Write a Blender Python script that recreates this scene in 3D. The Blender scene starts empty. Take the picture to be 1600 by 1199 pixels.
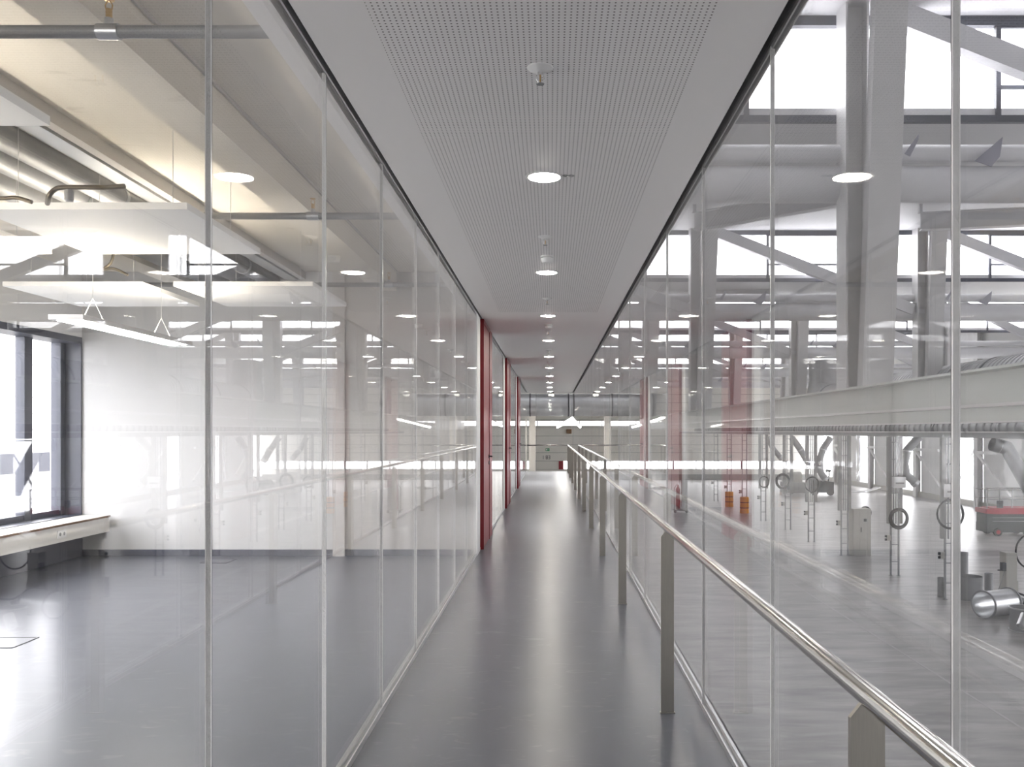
import bpy, math, random
from mathutils import Vector, Matrix
random.seed(7)
sc = bpy.context.scene
COL = sc.collection
E = 1.456            # eye height above the corridor floor
F = 1340.0           # focal length in pixels of the 1600 px wide frame

# ------------------------------------------------------------------ camera
cam = bpy.data.cameras.new('camera'); co = bpy.data.objects.new('camera', cam); COL.objects.link(co)
co.location = (0, 0, E); co.rotation_euler = (math.pi/2, 0, 0)
cam.sensor_width = 36; cam.lens = F/1600*36
cam.shift_x = -61/1600; cam.shift_y = 74.5/1600
cam.clip_start = .05; cam.clip_end = 500
sc.camera = co
# ------------------------------------------------------------------ sky
w = bpy.data.worlds.new('sky'); sc.world = w; w.use_nodes = True
bg = w.node_tree.nodes['Background']; bg.inputs[0].default_value = (.965, .968, 1, 1); bg.inputs[1].default_value = 1.0
sc.view_settings.view_transform = 'Standard'; sc.view_settings.look = 'None'
sc.view_settings.gamma = 1; sc.view_settings.use_curve_mapping = False
sc.view_settings.exposure = 3.45
sc.cycles.max_bounces = 12; sc.cycles.diffuse_bounces = 5; sc.cycles.glossy_bounces = 5
sc.cycles.transparent_max_bounces = 24; sc.cycles.sample_clamp_indirect = 6.0
LAMP = 1.0

def portal(loc, rot, sx, sy):
    l = bpy.data.lights.new('daylight_portal', 'AREA'); l.shape = 'RECTANGLE'; l.size = sx; l.size_y = sy
    l.cycles.is_portal = True
    o = bpy.data.objects.new('daylight_portal', l); COL.objects.link(o); o.location = loc; o.rotation_euler = rot

def at(px, py, Y):
    return (-(861-px)*Y/F, Y, E+(674-py)*Y/F)

# ------------------------------------------------------------------ materials
MATS = {}
def mat(name, col, rough=.5, metal=0, spec=.5, noise=0, nscale=3, bump=0, bscale=40, coat=0, stretch=None, aniso=0, rvar=0):
    m = bpy.data.materials.new(name); m.use_nodes = True; nt = m.node_tree; b = nt.nodes['Principled BSDF']
    b.inputs['Base Color'].default_value = (*col, 1); b.inputs['Roughness'].default_value = rough
    b.inputs['Metallic'].default_value = metal; b.inputs['Specular IOR Level'].default_value = spec
    if coat: b.inputs['Coat Weight'].default_value = coat; b.inputs['Coat Roughness'].default_value = .1
    if aniso: b.inputs['Anisotropic'].default_value = aniso
    vec = None
    if noise or bump or rvar:
        tc = nt.nodes.new('ShaderNodeTexCoord'); mp = nt.nodes.new('ShaderNodeMapping')
        nt.links.new(tc.outputs['Object'], mp.inputs[0]); vec = mp.outputs[0]
        if stretch: mp.inputs['Scale'].default_value = stretch
    if noise or rvar:
        n = nt.nodes.new('ShaderNodeTexNoise'); n.inputs['Scale'].default_value = nscale; n.inputs['Detail'].default_value = 6
        nt.links.new(vec, n.inputs['Vector'])
        if noise:
            r = nt.nodes.new('ShaderNodeMapRange'); r.inputs[1].default_value = .2; r.inputs[2].default_value = .8
            r.inputs[3].default_value = 1-noise; r.inputs[4].default_value = 1+noise
            nt.links.new(n.outputs['Fac'], r.inputs[0])
            mx = nt.nodes.new('ShaderNodeVectorMath'); mx.operation = 'SCALE'; mx.inputs[0].default_value = col
            nt.links.new(r.outputs[0], mx.inputs['Scale']); nt.links.new(mx.outputs[0], b.inputs['Base Color'])
        if rvar:
            r2 = nt.nodes.new('ShaderNodeMapRange'); r2.inputs[1].default_value = .2; r2.inputs[2].default_value = .8
            r2.inputs[3].default_value = rough-rvar; r2.inputs[4].default_value = rough+rvar
            nt.links.new(n.outputs['Fac'], r2.inputs[0]); nt.links.new(r2.outputs[0], b.inputs['Roughness'])
    if bump:
        n = nt.nodes.new('ShaderNodeTexNoise'); n.inputs['Scale'].default_value = bscale; n.inputs['Detail'].default_value = 3
        nt.links.new(vec, n.inputs['Vector'])
        bp = nt.nodes.new('ShaderNodeBump'); bp.inputs['Strength'].default_value = bump; bp.inputs['Distance'].default_value = .01
        nt.links.new(n.outputs['Fac'], bp.inputs['Height']); nt.links.new(bp.outputs[0], b.inputs['Normal'])
    MATS[name] = m
    return m
def scuff(name, light, scale, lo, hi, stretch, amt):
    m = MATS[name]; nt = m.node_tree; b = nt.nodes['Principled BSDF']
    tc = nt.nodes.new('ShaderNodeTexCoord'); mp = nt.nodes.new('ShaderNodeMapping'); mp.inputs['Scale'].default_value = stretch
    nt.links.new(tc.outputs['Object'], mp.inputs[0])
    n = nt.nodes.new('ShaderNodeTexNoise'); n.inputs['Scale'].default_value = scale; n.inputs['Detail'].default_value = 8; n.inputs['Distortion'].default_value = 1.5
    nt.links.new(mp.outputs[0], n.inputs['Vector'])
    r = nt.nodes.new('ShaderNodeMapRange'); r.inputs[1].default_value = lo; r.inputs[2].default_value = hi; r.inputs[3].default_value = 0; r.inputs[4].default_value = amt
    nt.links.new(n.outputs['Fac'], r.inputs[0])
    mx = nt.nodes.new('ShaderNodeMix'); mx.data_type = 'RGBA'; mx.inputs[7].default_value = (*light, 1); nt.links.new(r.outputs[0], mx.inputs[0])
    l = b.inputs['Base Color'].links
    if l: nt.links.new(l[0].from_socket, mx.inputs[6])
    nt.links.new(mx.outputs[2], b.inputs['Base Color'])
def glassmat(name, tint, gain=1.0, ior=1.5):
    m = bpy.data.materials.new(name); m.use_nodes = True; nt = m.node_tree; nt.nodes.remove(nt.nodes['Principled BSDF'])
    out = nt.nodes['Material Output']; tr = nt.nodes.new('ShaderNodeBsdfTransparent'); tr.inputs[0].default_value = (*tint, 1)
    gl = nt.nodes.new('ShaderNodeBsdfGlossy'); gl.inputs['Roughness'].default_value = 0.0; gl.inputs[0].default_value = (1, 1, 1, 1)
    fr = nt.nodes.new('ShaderNodeFresnel'); fr.inputs[0].default_value = ior
    mx = nt.nodes.new('ShaderNodeMixShader')
    # geometry normal side must not flip the ior inside the thin pane
    g = nt.nodes.new('ShaderNodeNewGeometry')
    mi = nt.nodes.new('ShaderNodeMix'); mi.data_type = 'FLOAT'; mi.inputs[2].default_value = ior; mi.inputs[3].default_value = 1/ior
    nt.links.new(g.outputs['Backfacing'], mi.inputs[0]); nt.links.new(mi.outputs[0], fr.inputs[0])
    nt.links.new(fr.outputs[0], mx.inputs[0]); nt.links.new(tr.outputs[0], mx.inputs[1]); nt.links.new(gl.outputs[0], mx.inputs[2])
    nt.links.new(mx.outputs[0], out.inputs[0]); MATS[name] = m
def emis(name, col, s):
    m = bpy.data.materials.new(name); m.use_nodes = True; b = m.node_tree.nodes['Principled BSDF']
    b.inputs['Base Color'].default_value = (.8, .8, .8, 1); b.inputs['Emission Color'].default_value = (*col, 1); b.inputs['Emission Strength'].default_value = s
    MATS[name] = m

glassmat('pane', (.992, .991, .990), ior=1.38)
mat('lino', (.088, .094, .116), .29, noise=.10, nscale=2.2, rvar=0, stretch=(1.2, .9, 1), spec=.5)
mat('hall_concrete', (.33, .32, .31), .32, noise=.5, nscale=1.1, rvar=.04, spec=.5, stretch=(.45, 1.9, 1))
mat('white_paint', (.80, .80, .795), .6)
mat('ceiling_paint', (.88, .865, .86), .42, spec=.35)
mat('black', (.012, .012, .014), .5)
mat('dark_channel', (.12, .12, .13), .4, metal=.6)
mat('alu', (.72, .72, .72), .32, metal=1)
mat('steel', (.62, .60, .57), .13, metal=1, noise=.03, nscale=60, stretch=(30, .4, 30))
mat('steel_post', (.43, .41, .37), .34, metal=1, noise=.06, nscale=30, stretch=(12, 12, .5))
mat('office_wall', (.58, .58, .58), .6)
mat('joint_highlight', (.88, .88, .88), .2)
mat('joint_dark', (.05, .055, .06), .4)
mat('silicone', (.42, .44, .44), .25, spec=.6)
mat('red', (.29, .012, .022), .4, spec=.5)
mat('red_frame', (.2, .006, .012), .3)
mat('concrete', (.74, .70, .63), .75, noise=.10, nscale=1.6, bump=.1, bscale=14, stretch=(1.5, .6, 1))
mat('concrete_grey', (.55, .53, .51), .75, noise=.08, nscale=2)
mat('raft', (.86, .86, .85), .65)
mat('galv', (.55, .56, .57), .33, metal=.95, noise=.10, nscale=5)
mat('galv_duct', (.42, .425, .435), .32, metal=.9, noise=.1, nscale=4)
mat('galv_dull', (.32, .325, .33), .55, metal=.5, noise=.08, nscale=4)
mat('brass', (.62, .42, .18), .3, metal=1)
mat('grey_steel', (.60, .595, .595), .45, noise=.03, nscale=2)
mat('truss_grey', (.68, .68, .70), .4)
mat('dark_plate', (.30, .30, .36), .4)
mat('roof_deck', (.64, .635, .65), .5, noise=.03, nscale=.3)
mat('girder', (.56, .58, .55), .35)
mat('frame_dark', (.06, .065, .09), .4)
mat('wood_edge', (.18, .10, .05), .5)
mat('bench_white', (.72, .70, .66), .4)
mat('orange', (.75, .33, .03), .6)
mat('rubber', (.015, .015, .015), .6)
mat('cabinet', (.46, .45, .41), .4)
mat('machine_dark', (.016, .022, .024), .5)
mat('machine_red', (.33, .015, .03), .5)
mat('machine_grey', (.3, .3, .29), .5)
mat('cladding', (.80, .79, .76), .6)
mat('cream_panel', (.56, .54, .49), .5)
mat('duct_dark', (.6, .61, .63), .35, metal=.85, noise=.08, nscale=2)
mat('brown', (.25, .13, .05), .6)
mat('green', (.02, .3, .1), .5)
mat('bronze', (.12, .10, .07), .45, metal=.7)
emis('lamp', (1, .93, .82), 16*LAMP)
emis('tube', (1, .97, .92), 4*LAMP)
emis('uplight', (1, .90, .74), 5*LAMP)
emis('sign_light', (.9, 1, .9), .05)

def custom():
    # perforated ceiling: round holes on a 20.2 mm grid as a pattern of the board
    m = mat('perforated', (.60, .595, .60), .5, spec=.35); nt = m.node_tree; b = nt.nodes['Principled BSDF']
    tc = nt.nodes.new('ShaderNodeTexCoord')
    sp = nt.nodes.new('ShaderNodeSeparateXYZ'); nt.links.new(tc.outputs['Object'], sp.inputs[0])
    sq = []
    for ax in 'XY':
        a = nt.nodes.new('ShaderNodeMath'); a.operation = 'MULTIPLY'; a.inputs[1].default_value = 1/.0202; nt.links.new(sp.outputs[ax], a.inputs[0])
        f = nt.nodes.new('ShaderNodeMath'); f.operation = 'FRACT'; nt.links.new(a.outputs[0], f.inputs[0])
        s = nt.nodes.new('ShaderNodeMath'); s.operation = 'SUBTRACT'; s.inputs[1].default_value = .5; nt.links.new(f.outputs[0], s.inputs[0])
        q = nt.nodes.new('ShaderNodeMath'); q.operation = 'MULTIPLY'; nt.links.new(s.outputs[0], q.inputs[0]); nt.links.new(s.outputs[0], q.inputs[1])
        sq.append(q)
    ad = nt.nodes.new('ShaderNodeMath'); ad.operation = 'ADD'; nt.links.new(sq[0].outputs[0], ad.inputs[0]); nt.links.new(sq[1].outputs[0], ad.inputs[1])
    lt = nt.nodes.new('ShaderNodeMath'); lt.operation = 'LESS_THAN'; lt.inputs[1].default_value = .17**2; nt.links.new(ad.outputs[0], lt.inputs[0])
    mx = nt.nodes.new('ShaderNodeMix'); mx.data_type = 'RGBA'; mx.inputs[6].default_value = (.87, .855, .85, 1); mx.inputs[7].default_value = (.13, .12, .12, 1)
    nt.links.new(lt.outputs[0], mx.inputs[0]); nt.links.new(mx.outputs[2], b.inputs['Base Color'])
    # horizontal sheet cladding grooves
    for nm, col, sc_, axis in (('end_cladding', (.84, .82, .76), 1/.9, 'Z'), ('outside_cladding', (.8, .79, .77), 1/.75, 'Z')):
        m = mat(nm, col, .5); nt = m.node_tree; b = nt.nodes['Principled BSDF']
        tc = nt.nodes.new('ShaderNodeTexCoord'); sp = nt.nodes.new('ShaderNodeSeparateXYZ'); nt.links.new(tc.outputs['Object'], sp.inputs[0])
        a = nt.nodes.new('ShaderNodeMath'); a.operation = 'MULTIPLY'; a.inputs[1].default_value = sc_; nt.links.new(sp.outputs[axis], a.inputs[0])
        f = nt.nodes.new('ShaderNodeMath'); f.operation = 'FRACT'; nt.links.new(a.outputs[0], f.inputs[0])
        l = nt.nodes.new('ShaderNodeMath'); l.operation = 'LESS_THAN'; l.inputs[1].default_value = .05; nt.links.new(f.outputs[0], l.inputs[0])
        mx = nt.nodes.new('ShaderNodeMix'); mx.data_type = 'RGBA'; mx.inputs[6].default_value = (*col, 1); mx.inputs[7].default_value = tuple(c*.45 for c in col)+(1,)
        nt.links.new(l.outputs[0], mx.inputs[0]); nt.links.new(mx.outputs[2], b.inputs['Base Color'])
custom()

scuff('lino', (.17, .175, .19), 9, .60, .78, (.6, 1.4, 1), .7)
scuff('hall_concrete', (.52, .51, .50), 1.6, .52, .75, (.4, 1.8, 1), .7)
scuff('concrete', (.42, .38, .32), 2.2, .66, .76, (.5, 1.6, 1), .6)
# ------------------------------------------------------------------ mesh helpers
class MB:
    def __init__(s): s.v = []; s.f = []; s.sm = []
    def add(s, vs, fs, smooth=False):
        n = len(s.v); s.v += [tuple(v) for v in vs]; s.f += [tuple(i+n for i in f) for f in fs]; s.sm += [smooth]*len(fs); return s
    def box(s, x0, x1, y0, y1, z0, z1):
        x0, x1 = min(x0, x1), max(x0, x1); y0, y1 = min(y0, y1), max(y0, y1); z0, z1 = min(z0, z1), max(z0, z1)
        return s.add([(x0,y0,z0),(x1,y0,z0),(x1,y1,z0),(x0,y1,z0),(x0,y0,z1),(x1,y0,z1),(x1,y1,z1),(x0,y1,z1)],
                     [(0,3,2,1),(4,5,6,7),(0,1,5,4),(1,2,6,5),(2,3,7,6),(3,0,4,7)])
    def bar(s, p, q, w, h, up=(0, 0, 1)):
        p, q = Vector(p), Vector(q); d = (q-p).normalized(); u = Vector(up); r = d.cross(u).normalized(); u = r.cross(d).normalized()
        vs = []
        for c in (p, q):
            for a, b in ((-1,-1),(1,-1),(1,1),(-1,1)): vs.append(c+r*(a*w/2)+u*(b*h/2))
        return s.add(vs, [(0,1,2,3),(7,6,5,4),(0,4,5,1),(1,5,6,2),(2,6,7,3),(3,7,4,0)])
    def tube(s, pts, r, n=12, caps=True, rs=None):
        pts = [Vector(p) for p in pts]; rings = []
        prev = None
        for i, p in enumerate(pts):
            if i == 0: d = pts[1]-p
            elif i == len(pts)-1: d = p-pts[i-1]
            else: d = (pts[i+1]-p).normalized()+(p-pts[i-1]).normalized()
            d.normalize()
            if prev is None:
                a = Vector((0, 0, 1)) if abs(d.z) < .9 else Vector((1, 0, 0)); u = d.cross(a).normalized()
            else: u = (prev-d*prev.dot(d)).normalized()
            prev = u; v = d.cross(u); rr = rs[i] if rs else r
            rings.append([p+(u*math.cos(2*math.pi*k/n)+v*math.sin(2*math.pi*k/n))*rr for k in range(n)])
        vs = [v for g in rings for v in g]; fs = []
        for i in range(len(rings)-1):
            for k in range(n):
                fs.append((i*n+k, i*n+(k+1)%n, (i+1)*n+(k+1)%n, (i+1)*n+k))
        s.add(vs, fs, True)
        if caps:
            s.add(rings[0], [tuple(range(n))[::-1]]); s.add(rings[-1], [tuple(range(n))])
        return s
    def lathe(s, prof, c=(0, 0, 0), n=24, smooth=True, axis='Z'):
        vs = []; fs = []
        for r, z in prof:
            for k in range(n):
                a = 2*math.pi*k/n; x, y = r*math.cos(a), r*math.sin(a)
                vs.append((c[0]+x, c[1]+y, c[2]+z) if axis == 'Z' else ((c[0]+x, c[1]+z, c[2]+y) if axis == 'Y' else (c[0]+z, c[1]+x, c[2]+y)))
        for i in range(len(prof)-1):
            for k in range(n): fs.append((i*n+k, i*n+(k+1)%n, (i+1)*n+(k+1)%n, (i+1)*n+k))
        return s.add(vs, fs, smooth)
    def prism(s, poly, y0, y1):      # polygon in XZ extruded along Y
        n = len(poly); vs = [(x, y0, z) for x, z in poly]+[(x, y1, z) for x, z in poly]
        return s.add(vs, [tuple(range(n)), tuple(range(2*n-1, n-1, -1))]+[(i, (i+1) % n+0, (i+1) % n+n, i+n)[::-1] for i in range(n)])
    def build(s, name, m, parent=None, loc=(0, 0, 0)):
        me = bpy.data.meshes.new(name); off = Vector(loc)
        me.from_pydata([tuple(Vector(v)-off) for v in s.v], [], s.f); me.polygons.foreach_set('use_smooth', s.sm); me.update()
        me.materials.append(MATS[m]); o = bpy.data.objects.new(name, me); COL.objects.link(o); o.location = loc
        if parent:
            o.parent = parent
            if parent.name in ABS: o.location = Vector(loc)-ABS[parent.name]
            ABS[o.name] = Vector(loc)
        else: ABS[o.name] = Vector(loc)
        return o
ABS = {}
def fixn():
    import bmesh
    for me in list(bpy.data.meshes):
        bm = bmesh.new(); bm.from_mesh(me); bmesh.ops.recalc_face_normals(bm, faces=bm.faces); bm.to_mesh(me); bm.free(); me.set_sharp_from_angle(angle=math.radians(38))
def struct(o, label=None):
    o['kind'] = 'structure'
    if label: o['label'] = label
    return o
def tag(o, label, cat, group=None):
    o['label'] = label; o['category'] = cat
    if group: o['group'] = group
    return o
def thing(name, loc, label, cat, group=None):
    o = bpy.data.objects.new(name, None); COL.objects.link(o); o.location = loc; ABS[o.name] = Vector(loc); o.empty_display_size = .1
    return tag(o, label, cat, group)
def sroot(name, loc=(0, 0, 0), label=None):
    o = bpy.data.objects.new(name, None); COL.objects.link(o); o.location = loc; ABS[o.name] = Vector(loc)
    return struct(o, label)
def copy_thing(o, loc, label, group=None):
    c = o.copy(); COL.objects.link(c); c.location = loc; c['label'] = label
    def kids(a, b):
        for ch in list(a.children):
            d = ch.copy(); COL.objects.link(d); d.parent = b; kids(ch, d)
    kids(o, c); ABS[c.name] = Vector(loc)
    return c
ORD = ['nearest', 'second', 'third', 'fourth', 'fifth', 'sixth', 'seventh', 'eighth', 'ninth', 'tenth', 'eleventh', 'twelfth']

XL, XR, YE, ZC = -.87, .79, 31.0, E+1.38
HF = E-5.26                       # hall floor level
YS = [15.8+16.8*k for k in range(-1, 6)]   # clerestory planes
ZLO, ZHI = E+5.70, E+7.56
HX0, HX1, HYE = -6.0, 29.5, 92.7

# ------------------------------------------------------------------ corridor shell
struct(MB().box(XL-.035, XR+.045, -4, YE, -.3, 0).build('floor_corridor', 'lino'), 'dark blue grey linoleum floor of the glazed corridor')
MBc = MB().box(-.842, .76, -4, YE+.05, ZC, ZC+.03); MBc.box(-.842, .76, -4, YE+.05, ZC+.03, ZC+.2)
struct(MBc.build('ceiling_corridor', 'ceiling_paint'), 'light grey plasterboard ceiling of the corridor')
pf = MB().add([(-.60, -1, ZC-.002), (.537, -1, ZC-.002), (.537, 9.93, ZC-.002), (-.60, 9.93, ZC-.002)], [(0, 3, 2, 1)])
pf.box(-.60, .537, -1, 9.93, ZC-.0019, ZC-.0001)
struct(pf.build('ceiling_perforated_field', 'perforated', loc=(-.60-.0101, 0, ZC)), 'perforated acoustic strip of the corridor ceiling')
struct(MB().box(-.90, .86, -4, YE+.1, ZC+.2, ZC+.24).box(-.862, -.842, -4, YE, ZC+.06, ZC+.2).box(.76, .795, -4, YE, ZC+.06, ZC+.2).build('trim_1', 'black'), 'black shadow gap above the corridor ceiling edges')
struct(MB().box(-.868, -.861, -4, YE, ZC-.004, ZC+.2).box(.793, .799, -4, YE, ZC-.004, ZC+.2).build('trim_2', 'alu'), 'slim metal edge beside the ceiling shadow gaps')
struct(MB().box(-4, 4, -4.2, -4, -.3, 3.2).build('wall_back', 'white_paint'))

# glazed partitions ------------------------------------------------
def glazing(root, X, outer, joints, y0, y1, skip=()):
    sgn = -1 if outer < X else 1
    ys = sorted(set([y0]+[j for j in joints if y0 < j < y1]+[y1]))
    for a, b in zip(ys[:-1], ys[1:]):
        if any(a < s_ < b for s_ in skip): continue
        MB().box(X, X+sgn*.014, a+.003, b-.003, .012, ZC+.02).build('glass_pane', 'pane', root)
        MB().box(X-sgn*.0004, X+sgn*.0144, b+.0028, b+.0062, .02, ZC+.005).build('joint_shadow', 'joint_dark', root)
        if True: MB().box(X-sgn*.0006, X+sgn*.0146, b-.003, b+.003, .02, ZC+.005).build('glass_joint', 'joint_highlight', root)  # near-white strip: highlight of the glass edge put into the colour
    return root
wl = sroot('window_1', (XL, 0, 0), 'frameless glass partition between the corridor and the offices')
jl = [2.195+1.118*k for k in range(-6, 26)]
door0 = [10.43, 16.02, 21.61]
skips = [d+.9 for d in door0]+[d-.2 for d in door0]
JL = [j for j in jl if not any(d+.2 < j < d+1.6 for d in door0)]+door0+[d+1.81 for d in door0]
JL = sorted(JL)
JJ = [JL[0]]
for j in JL[1:]:
    if j-JJ[-1] > .06: JJ.append(j)
glazing(wl, XL, XL-.1, JJ, -4, YE, skips)
b = MB()
b.box(-.8755, -.868, -4, YE, 0, .03).box(-.911, -.897, -4, YE, 0, .035).build('base_channel', 'alu', wl)
MB().box(-.8965, -.8758, -4, YE, 0, .011).build('channel_bed', 'silicone', wl)
MB().box(-.99, -.9, -4, YE, ZC+.0, ZC+.45).build('head_bulkhead', 'ceiling_paint', wl)
MB().box(-.9, -.869, -4, YE, ZC+.05, ZC+.2).build('head_channel', 'dark_channel', wl)
wr = sroot('window_2', (XR, 0, 0), 'frameless glass partition between the corridor and the workshop hall')
jr = [1.688+1.3975*k for k in range(-4, 22)]
glazing(wr, XR, XR+.1, jr, -4, YE)
MB().box(.789, .797, -4, YE, 0, .028).box(.818, .832, -4, YE, 0, .034).build('base_channel', 'alu', wr)
MB().box(.7972, .8178, -4, YE, 0, .011).build('channel_bed', 'silicone', wr)
MB().box(.7995, .815, -4, YE, ZC-.004, ZC+.2).build('head_channel', 'dark_channel', wr)
MB().box(.8155, .821, -4, YE, ZC-.006, ZC+.2).build('head_edge', 'alu', wr)
we = sroot('window_3', (0, YE, 0), 'glass screen closing the far end of the corridor')
for a, b_ in ((XL, -.54), (-.54, XR)):
    MB().box(a+.003, b_-.003, YE, YE+.014, .01, ZC-.005).build('glass_pane', 'pane', we)
    MB().box(b_-.006, b_+.006, YE-.001, YE+.015, .01, ZC-.005).build('glass_joint', 'silicone', we)
MB().box(XL, XR, YE-.01, YE+.03, 0, .01).build('base_channel', 'alu', we)

# doors --------------------------------------------------------------
for i, d in enumerate(door0):
    r = sroot(f'door_{i+1}', (XL, d, 0), f'tall red flush door, {ORD[i] if i else "nearest"} along the corridor')
    y0 = d+.12; y1 = y0+1.6
    m = MB().box(-.90, -.826, y0, y0+.05, 0, ZC).box(-.90, -.826, y0+1.02, y0+1.06, 0, ZC).box(-.90, -.826, y0+.05, y0+1.02, ZC-.05, ZC)
    m.build('door_frame', 'red_frame', r)
    leaf = MB().box(-.90, -.834, y0+.054, y0+1.016, .008, ZC-.054).build('door_leaf', 'red', r)
    MB().box(-.90, -.834, y0+1.06, y1, 0, ZC).build('side_panel', 'red', r)
    lf = MB(); hy = y0+.93; hz = 1.12
    lf.tube([(-.834, hy, hz), (-.785, hy, hz)], .009, 10).tube([(-.788, hy+.006, hz), (-.788, hy-.125, hz)], .009, 10)
    lf.lathe([(.026, -.0), (.026, .008), (0, .008)], (-.834, hy, hz), 16, axis='X')
    lf.build('door_handle', 'black', leaf)
    MB().lathe([(.026, 0), (.026, .009), (0, .009)], (-.834, hy, hz-.085), 16, axis='X').build('lock_rosette', 'black', leaf)
    tr = MB().box(-.905, -.862, d-.41, d, 0, ZC+.05)
    struct(tr.build(f'trim_{i+3}', 'white_paint'), 'white wall end strip beside a red door')

# handrail -------------------------------------------------------------
hr = thing('handrail', (.6, 0, 0), 'long brushed stainless steel handrail on flat posts in front of the hall glazing', 'handrail')
zr = E-.5
MB().tube([(.6, -3, zr), (.6, YE-.45, zr)], .0212, 24).tube([(.6, YE-.45, zr), (XL+.01, YE-.45, zr)], .0212, 16).build('rail_tube', 'steel', hr)
k = -2
while True:
    y = 4.43+2.796*k
    if y > 30.4: break
    m = MB(); m.prism([(.568, .006), (.634, .006), (.634, zr-.045), (.611, zr-.016), (.591, zr-.016), (.568, zr-.045)], y-.006, y+.006)
    po = m.build('post', 'steel_post', hr)
    MB().box(.562, .640, y-.014, y+.014, 0, .006).build('foot_plate', 'steel_post', po)
    k += 1
MB().box(.575, .625, YE-.456, YE-.444, 0, zr).build('post', 'steel_post', hr)

# ceiling fittings -----------------------------------------------------
def downlight():
    r = thing('downlight', (-.037, 4.647, ZC), '', 'ceiling light', 'round downlights along the corridor ceiling')
    MB().lathe([(.085, .0), (.101, .0), (.104, -.004), (.101, -.006), (.087, -.006), (.085, 0)], ABS[r.name], 32).build('trim_ring', 'white_paint', r, ABS[r.name])
    MB().lathe([(0, -.012), (.04, -.011), (.07, -.0075), (.0848, -.002)], ABS[r.name], 32).build('diffuser', 'lamp', r, ABS[r.name])
    return r
dl = downlight()
LB = lambda i: f'recessed round ceiling downlight, {ORD[i]} one from the near end of the corridor'.replace('nearest one from', 'first one from')
dl['label'] = LB(0)
for i in range(1, 10): copy_thing(dl, (-.037, 4.647+2.796*i, ZC), LB(i))
def sprinkler_pendent():
    r = thing('sprinkler', (-.041, 3.25, ZC), 'pendent chrome sprinkler with white plate, nearest on the corridor ceiling', 'sprinkler', 'sprinklers along the corridor ceiling')
    c = ABS[r.name]
    MB().lathe([(.0, -.02), (.018, -.02), (.036, -.012), (.049, -.005), (.05, 0)], c, 24).build('cover_plate', 'white_paint', r, c)
    m = MB().tube([(c[0], c[1], c[2]-.015), (c[0], c[1], c[2]-.03)], .011, 12)
    for s in (-1, 1): m.tube([(c[0]+s*.009, c[1], c[2]-.03), (c[0]+s*.014, c[1], c[2]-.045), (c[0]+s*.004, c[1], c[2]-.062)], .0025, 8)
    m.build('frame', 'alu', r, c)
    MB().tube([(c[0], c[1], c[2]-.03), (c[0], c[1], c[2]-.056)], .003, 8).build('glass_bulb', 'brass', r, c)
    m = MB().lathe([(0, -.064), (.015, -.065), (.016, -.063), (0, -.0615)], c, 16).build('deflector', 'galv_dull', r, c)
    return r
sp = sprinkler_pendent()
for i in range(1, 8): copy_thing(sp, (-.041, 3.25+2.82*i, ZC), f'pendent chrome sprinkler with white plate, {ORD[i]} along the corridor ceiling')
def smoke():
    r = thing('smoke_detector', (-.03, 6.75, ZC), 'white smoke detector just in front of the second downlight', 'smoke detector', 'smoke detectors on the corridor ceiling')
    c = ABS[r.name]
    MB().lathe([(.052, 0), (.052, -.012), (.05, -.014), (0, -.014)], c, 24).build('base', 'white_paint', r, c)
    MB().lathe([(.045, -.016), (.05, -.02), (.05, -.03), (.042, -.05), (.036, -.055), (0, -.056)], c, 24).build('head', 'white_paint', r, c)
    return r
sm = smoke()
for i, y in enumerate((11.07, 16.8, 22.4)): copy_thing(sm, (-.03, y, ZC), f'white smoke detector, {ORD[i+1]} along the corridor ceiling')
r = thing('sensor_clip', (.093, 4.62, ZC), 'tiny oval grey ceiling sensor just right of the nearest downlight', 'sensor')
m = MB()
for s in (-1, 1): m.lathe([(.012, 0), (.017, -.004), (.012, -.006), (.010, -.001)], (.093+s*.016, 4.62, ZC), 16)
m.build('ring', 'galv_dull', r)
r = thing('emergency_light', (0, 30.2, ZC), 'small twin emergency light hanging at the far end of the corridor ceiling', 'emergency light')
MB().box(-.11, .11, 30.17, 30.23, ZC-.06, ZC).build('housing', 'black', r)
MB().box(-.09, -.01, 30.165, 30.169, ZC-.14, ZC-.065).box(.01, .1, 30.165, 30.169, ZC-.15, ZC-.065).build('lamp_face', 'sign_light', r)
MB().box(-.10, .11, 30.171, 30.2, ZC-.16, ZC-.0605).build('lamp_body', 'black', r)

# ------------------------------------------------------------------ office side
OX = -5.47
struct(MB().box(OX-.5, XL-.035, -4, YE, -.3, 0).build('floor_office', 'lino'), 'dark blue grey linoleum floor of the offices')
ZS = E+1.86
struct(MB().box(OX-.5, -.9, -4, YE, ZS, ZS+.3).build('ceiling_office', 'concrete'), 'bare concrete slab over the offices')
for i, (x0, x1) in enumerate(((-2.05, -1.80), (-2.93, -2.86), (-4.25, -4.0))):
    struct(MB().box(x0, x1, -4, YE, ZS-(.22 if i != 1 else .09), ZS).build(f'beam_{i+1}', 'concrete' if i != 1 else 'concrete_grey'), 'concrete downstand rib under the office slab')
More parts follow.
